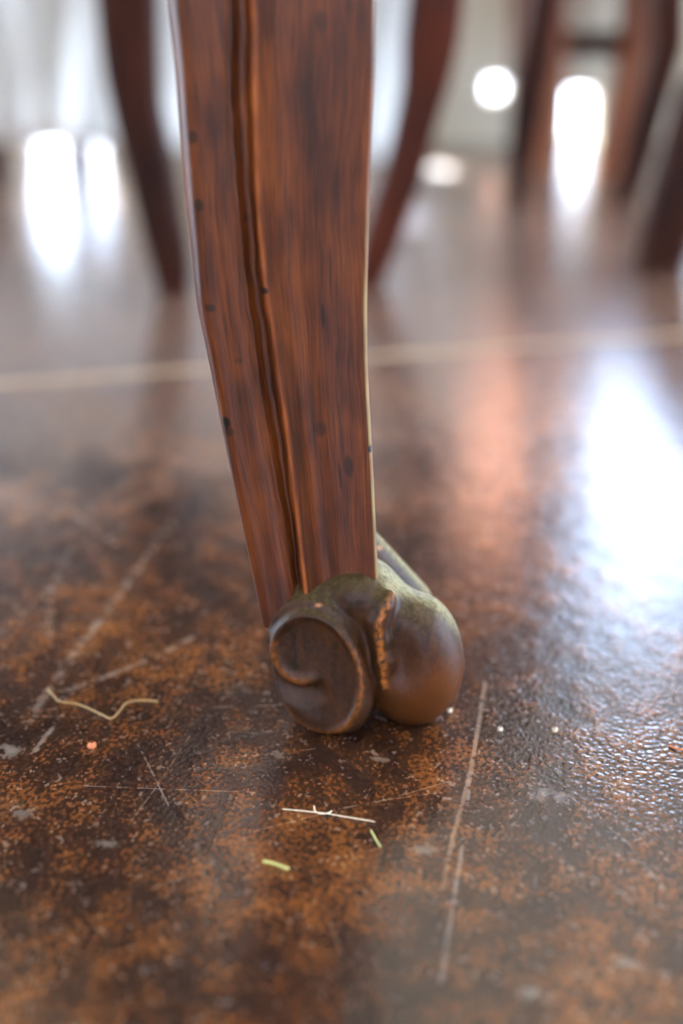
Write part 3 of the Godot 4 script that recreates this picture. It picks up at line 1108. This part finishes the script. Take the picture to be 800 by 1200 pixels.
func build_table() -> void:
	var t := thing("dining_table", "narrow table hidden under the white cloth, one dark foot showing at left", "table", Vector3(-0.36, 0, -1.65))
	obj("tabletop", box_mesh(Vector3(-0.42, 0.70, -0.165), Vector3(0.42, 0.735, 0.165), 0.005), M.dark_wood, t)
	for p in [Vector2(0.012, 0.10), Vector2(0.36, -0.13), Vector2(-0.36, -0.13), Vector2(-0.36, 0.10)]:
		obj("leg", plain_leg(Vector3(p.x, 0, p.y), Vector3(p.x, 0.70, p.y), 0.04), M.dark_wood, t)
	# the cloth: top, then a hanging front with soft folds
	var st := begin()
	st.set_smooth_group(0)
	var nu := 220
	var rows := []
	var nz := noise(51, 1.0, 2)
	var prof := [[-0.165, 0.7368], [-0.08, 0.7368], [0.02, 0.7368], [0.12, 0.7368], [0.160, 0.7366], [0.176, 0.730], [0.182, 0.715]]
	for k in 26:
		prof.append([0.184 + 0.012 * k / 25.0, 0.70 - (0.70 - 0.040) * (k / 25.0)])
	for r in prof.size():
		for i in nu + 1:
			var x := -0.435 + 0.87 * i / float(nu)
			var drop := clampf((0.735 - prof[r][1]) / 0.67, 0, 1)
			var hem := 0.010 * sin(x * 9.0 + 1.0) * drop + 0.012 * drop * (x + 0.1)
			var fold: float = (0.0085 * sin(x * 40.0 + 16.0 * drop + 2.0 * nz.get_noise_2d(x * 3.0, 0)) + 0.006 * sin(x * 131.0 - drop * 2.0)) * drop
			st.set_uv(Vector2(x, drop))
			st.add_vertex(Vector3(x - 0.36, prof[r][1] + hem, -1.65 + prof[r][0] + fold))
	var top_n := prof.size() * (nu + 1)
	for r in prof.size():
		for i in nu + 1:
			var x := -0.435 + 0.87 * i / float(nu)
			var drop := clampf((0.735 - prof[r][1]) / 0.67, 0, 1)
			var hem := 0.010 * sin(x * 9.0 + 1.0) * drop + 0.012 * drop * (x + 0.1)
			var fold: float = (0.0085 * sin(x * 40.0 + 16.0 * drop + 2.0 * nz.get_noise_2d(x * 3.0, 0)) + 0.006 * sin(x * 131.0 - drop * 2.0)) * drop
			var back := minf(1.0, drop * 30.0)
			st.set_uv(Vector2(x, drop))
			st.add_vertex(Vector3(x - 0.36, prof[r][1] + hem - 0.0012 * (1.0 - back), -1.65 + prof[r][0] + fold - 0.0014 * back))
	for r in prof.size() - 1:
		for i in nu:
			var a := r * (nu + 1) + i
			var c := a + nu + 1
			for v in [a, a + 1, c, a + 1, c + 1, c]:
				st.add_index(v)
			for v in [a, c, a + 1, a + 1, c, c + 1]:
				st.add_index(v + top_n)
	for i in nu:
		var a := (prof.size() - 1) * (nu + 1) + i
		for v in [a, a + 1, a + top_n, a + 1, a + 1 + top_n, a + top_n]:
			st.add_index(v)
	var cloth := obj("tablecloth", done(st), M.cloth)
	tag(cloth, "white cloth hanging in soft folds almost to the floor at upper left", "tablecloth")

# ---------------------------------------------------------------- litter on the floor
func litter() -> void:
	var hair := []
	for q in [[55, 807], [63, 815], [70, 822], [90, 825], [108, 832], [120, 838], [130, 842], [138, 836], [148, 824], [160, 821], [172, 821], [186, 822]]:
		hair.append(floor_point(q[0], q[1], 0.0006))
	tag(obj("thread", tube(spline(hair), 0.00038, 6), M.fibre), "curly tan thread lying left of the scroll foot", "thread")
	var bit := []
	for q in [[330, 948], [352, 950], [380, 953], [404, 957], [440, 963]]:
		bit.append(floor_point(q[0], q[1], 0.0005))
	tag(obj("fibre", tube(spline(bit), 0.00019, 6), M.pale_fibre), "straight whitish fibre in front of the scroll foot", "fibre")
	var curl := []
	for q in [[368, 944], [369, 950], [374, 953], [384, 953], [389, 950]]:
		curl.append(floor_point(q[0], q[1], 0.0011))
	tag(obj("fibre", tube(spline(curl), 0.00022, 5), M.pale_fibre), "tiny hooked fibre lying over the straight whitish one", "fibre")
	var straw := []
	for q in [[308, 1009], [322, 1012], [338, 1018]]:
		straw.append(floor_point(q[0], q[1], 0.0008))
	tag(obj("straw", tube(spline(straw), 0.00045, 7, 0.8), M.straw), "short yellow-green bit of straw in the foreground", "straw")
	var st2 := []
	for q in [[434, 972], [440, 983], [446, 993]]:
		st2.append(floor_point(q[0], q[1], 0.0004))
	tag(obj("fibre", tube(spline(st2), 0.00025, 5), M.straw), "thin pale sliver right of the hooked fibre", "fibre")
	var red := []
	for q in [[783, 873], [792, 877], [800, 878], [812, 876]]:
		red.append(floor_point(q[0], q[1], 0.0005))
	tag(obj("thread", tube(spline(red), 0.00035, 5), M.orange), "orange thread end at the right edge of the floor", "thread")
	var rng := RandomNumberGenerator.new()
	rng.seed = 9
	# white scrap added to catch the sun and make a bright spot
	var pst := begin()
	pst.set_smooth_group(-1)
	var pn := noise(81, 1.0, 1)
	var grid := []
	for j in 7:
		for i in 7:
			var d := Vector2(i - 3, j - 3) / 3.0
			grid.append(Vector3(d.x * 0.014 + 0.002 * pn.get_noise_2d(i * 3.1, j * 2.7), 0.0022 + 0.0035 * (1.0 - d.length_squared() * 0.5) * (0.5 + 0.9 * pn.get_noise_2d(i * 2.3 + 9, j * 2.9)), d.y * 0.019))
	for j in 6:
		for i in 6:
			var k := j * 7 + i
			quad(pst, grid[k], grid[k + 7], grid[k + 8], grid[k + 1])
	tag(obj("highlight_scrap", done(pst), M.paper, null, floor_point(512, 203)), "small white scrap added to make a bright spot between the chair legs", "paper")
	for q in [[108, 876, 0.0014, "orange", "orange crumb on the floor below the tan thread", 4], [650, 857, 0.0009, "pale", "tiny white crumb right of the long scratch", 6], [586, 856, 0.0008, "pale", "tiny cream crumb just left of the white one, near the long scratch", 6], [527, 834, 0.0009, "pale", "pale crumb touching the right edge of the scroll foot", 6]]:
		var p := floor_point(q[0], q[1])
		var ring := []
		var uvs := []
		var n: int = q[5]
		for r in [[0.0, 1.0], [0.9, 1.05], [1.35, 0.7]]:
			var one := []
			var u := []
			for k in n:
				var g: float = TAU * k / n + 0.4
				var rr: float = q[2] * r[1] * (1.0 if n == 4 else rng.randf_range(0.8, 1.15))
				one.append(Vector3(p.x + rr * cos(g), 0.0001 + q[2] * r[0], p.z - rr * sin(g)))
				u.append(Vector2(k, r[0]))
			u.append(u[0])
			ring.append(one)
			uvs.append(u)
		tag(obj("crumb", skin(ring, uvs), M.orange if q[3] == "orange" else M.pale_fibre), q[4], "crumb")

# ---------------------------------------------------------------- materials
func materials() -> void:
	M.paving = mottled(Color(0.86, 0.85, 0.82), Color(0.93, 0.92, 0.90), 0.02, 0.9)
	M.stone = mottled(Color(0.74, 0.69, 0.59), Color(0.88, 0.84, 0.76), 0.012, 0.9, 0.5, 3)
	M.plaster = mottled(Color(0.80, 0.76, 0.68), Color(0.86, 0.82, 0.75), 0.01, 0.9, 0.0, 4)
	M.peach = plain(Color(0.94, 0.62, 0.47), 0.9)
	M.dark_frame = plain(Color(0.16, 0.11, 0.08), 0.5)
	M.grout = mottled(Color(0.62, 0.50, 0.37), Color(0.78, 0.66, 0.52), 0.05, 0.9, 0.1, 6)
	M.cloth = plain(Color(0.88, 0.87, 0.84), 0.9)
	M.cloth.roughness = 0.95
	M.pad = mottled(Color(0.45, 0.20, 0.12), Color(0.52, 0.26, 0.16), 0.03, 0.9, 0.0, 8)
	M.fibre = plain(Color(0.62, 0.48, 0.28), 0.6)
	M.pale_fibre = plain(Color(0.88, 0.80, 0.68), 0.6)
	M.paper = plain(Color(0.95, 0.95, 0.95), 0.7)
	M.straw = plain(Color(0.72, 0.70, 0.40), 0.6)
	M.orange = plain(Color(0.80, 0.46, 0.27), 0.7)
	var dark := [[0.0, Color(0.09, 0.036, 0.014)], [0.5, Color(0.20, 0.080, 0.028)], [1.0, Color(0.30, 0.13, 0.050)]]
	var dtex := wood_texture(256, 512, 61, dark, 0.10)
	M.dark_wood = wood(dtex, 0.5, Vector3(1, 1, 1))
	M.dark_wood.metallic_specular = 0.26
	M.red_wood = wood(wood_texture(256, 512, 62, [[0.0, Color(0.13, 0.050, 0.020)], [0.5, Color(0.27, 0.105, 0.040)], [1.0, Color(0.38, 0.16, 0.065)]], 0.10), 0.42)
	M.red_wood.metallic_specular = 0.26
	M.orange_wood = wood(wood_texture(256, 512, 63, [[0.0, Color(0.36, 0.18, 0.09)], [0.5, Color(0.56, 0.31, 0.17)], [1.0, Color(0.68, 0.42, 0.26)]], 0.10), 0.45)
	var legstops := [[0.0, Color(0.130, 0.046, 0.010)], [0.28, Color(0.240, 0.096, 0.018)], [0.5, Color(0.335, 0.146, 0.028)], [0.72, Color(0.415, 0.198, 0.044)], [1.0, Color(0.480, 0.255, 0.075)]]
	var marks := []
	for q in [[309, 340, 5, 4, 0.9], [265, 494, 5, 7, 0.9], [246, 360, 7, 5, 0.45], [233, 240, 6, 7, 0.5], [226, 160, 6, 8, 0.45], [280, 421, 5, 4, 0.25], [266, 505, 9, 6, 0.4], [378, 372, 2, 16, 0.5], [398, 560, 2, 18, 0.45], [376, 25, 9, 12, 0.25], [434, 526, 3, 5, 0.9], [288, 257, 4, 6, 0.3], [408, 548, 6, 14, 0.4], [375, 505, 8, 10, 0.3]]:
		var y: float = q[1]
		var w: float = table_at(R1, y) - table_at(L0, y)
		var h := plane_point(400, y, LEG_Z).y
		marks.append([(q[0] - table_at(L0, y)) / w, 1.0 - (h - 0.03) / 0.22, q[2] / w, q[3] * 0.00024 / 0.22, q[4]])
	var bead := []
	for i in 13:
		var h := 0.25 - 0.22 * i / 12.0
		# image row of that height on the leg's plane
		var d := Vector3(0, h - CAM_H, LEG_Z)
		var ang := atan2(-d.y, -d.z)
		var y := 600.0 - FOCAL_PX * tan(deg_to_rad(PITCH) - ang)
		var w := table_at(R1, y) - table_at(L0, y)
		bead.append([i / 12.0, (table_at(G1, y) + 5.0 - table_at(L0, y)) / w])
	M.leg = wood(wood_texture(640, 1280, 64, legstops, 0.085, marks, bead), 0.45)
	M.leg.clearcoat_enabled = true
	M.leg.metallic_specular = 0.32
	M.leg.clearcoat = 0.3
	M.leg.clearcoat_roughness = 0.3
	M.leg.texture_repeat = true
	var fm := StandardMaterial3D.new()
	fm.vertex_color_use_as_albedo = true
	fm.roughness = 0.48
	fm.metallic_specular = 0.31
	var fh := NoiseTexture2D.new()
	fh.width = 512
	fh.height = 512
	fh.seamless = true
	fh.noise = noise(71, 0.03, 4)
	fm.heightmap_enabled = true
	fm.heightmap_texture = fh
	fm.heightmap_scale = 0.012
	fm.uv1_triplanar = true
	fm.uv1_scale = Vector3(22, 22, 22)
	M.foot = fm
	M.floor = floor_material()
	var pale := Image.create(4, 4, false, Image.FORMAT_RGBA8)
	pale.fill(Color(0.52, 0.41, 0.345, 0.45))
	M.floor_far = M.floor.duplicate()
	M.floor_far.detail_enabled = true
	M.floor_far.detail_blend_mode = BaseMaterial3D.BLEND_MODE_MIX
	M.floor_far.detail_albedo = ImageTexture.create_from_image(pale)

# ---------------------------------------------------------------- everything
func _ready() -> void:
	var cam := Camera3D.new()
	cam.name = "camera"
	add_child(cam)
	cam.position = Vector3(0, CAM_H, 0)
	cam.rotation_degrees = Vector3(-PITCH, 0, 0)
	cam.fov = 37.0
	var lens := CameraAttributesPhysical.new()
	lens.frustum_focal_length = 35.87
	lens.exposure_aperture = 2.56
	lens.frustum_focus_distance = 0.465
	lens.frustum_near = 0.02
	lens.frustum_far = 100.0
	cam.attributes = lens
	cam.current = true

	var env := Environment.new()
	env.background_mode = Environment.BG_SKY
	var sky := Sky.new()
	var sm := ProceduralSkyMaterial.new()
	sm.sky_top_color = Color(0.74, 0.84, 1.0)
	sm.sky_horizon_color = Color(0.88, 0.94, 1.0)
	sm.ground_horizon_color = Color(0.80, 0.82, 0.84)
	sm.ground_bottom_color = Color(0.60, 0.58, 0.55)
	sm.sky_energy_multiplier = 1.0
	sky.sky_material = sm
	env.sky = sky
	env.background_energy_multiplier = 20.0
	env.tonemap_mode = Environment.TONE_MAPPER_LINEAR
	env.tonemap_exposure = 1.0
	env.sdfgi_enabled = true
	env.ssao_enabled = true
	env.ssil_enabled = true
	var we := WorldEnvironment.new()
	we.name = "world_environment"
	we.environment = env
	add_child(we)

	var sun := DirectionalLight3D.new()
	sun.name = "sun"
	sun.light_energy = 7.5
	sun.light_color = Color(1.0, 0.975, 0.94)
	sun.light_angular_distance = 0.5
	sun.shadow_enabled = true
	add_child(sun)
	sun.look_at_from_position(Vector3.ZERO, Vector3(0.25, -1.0, 1.4), Vector3.FORWARD)

	materials()
	build_room()
	build_table()
	build_chairs()
	litter()
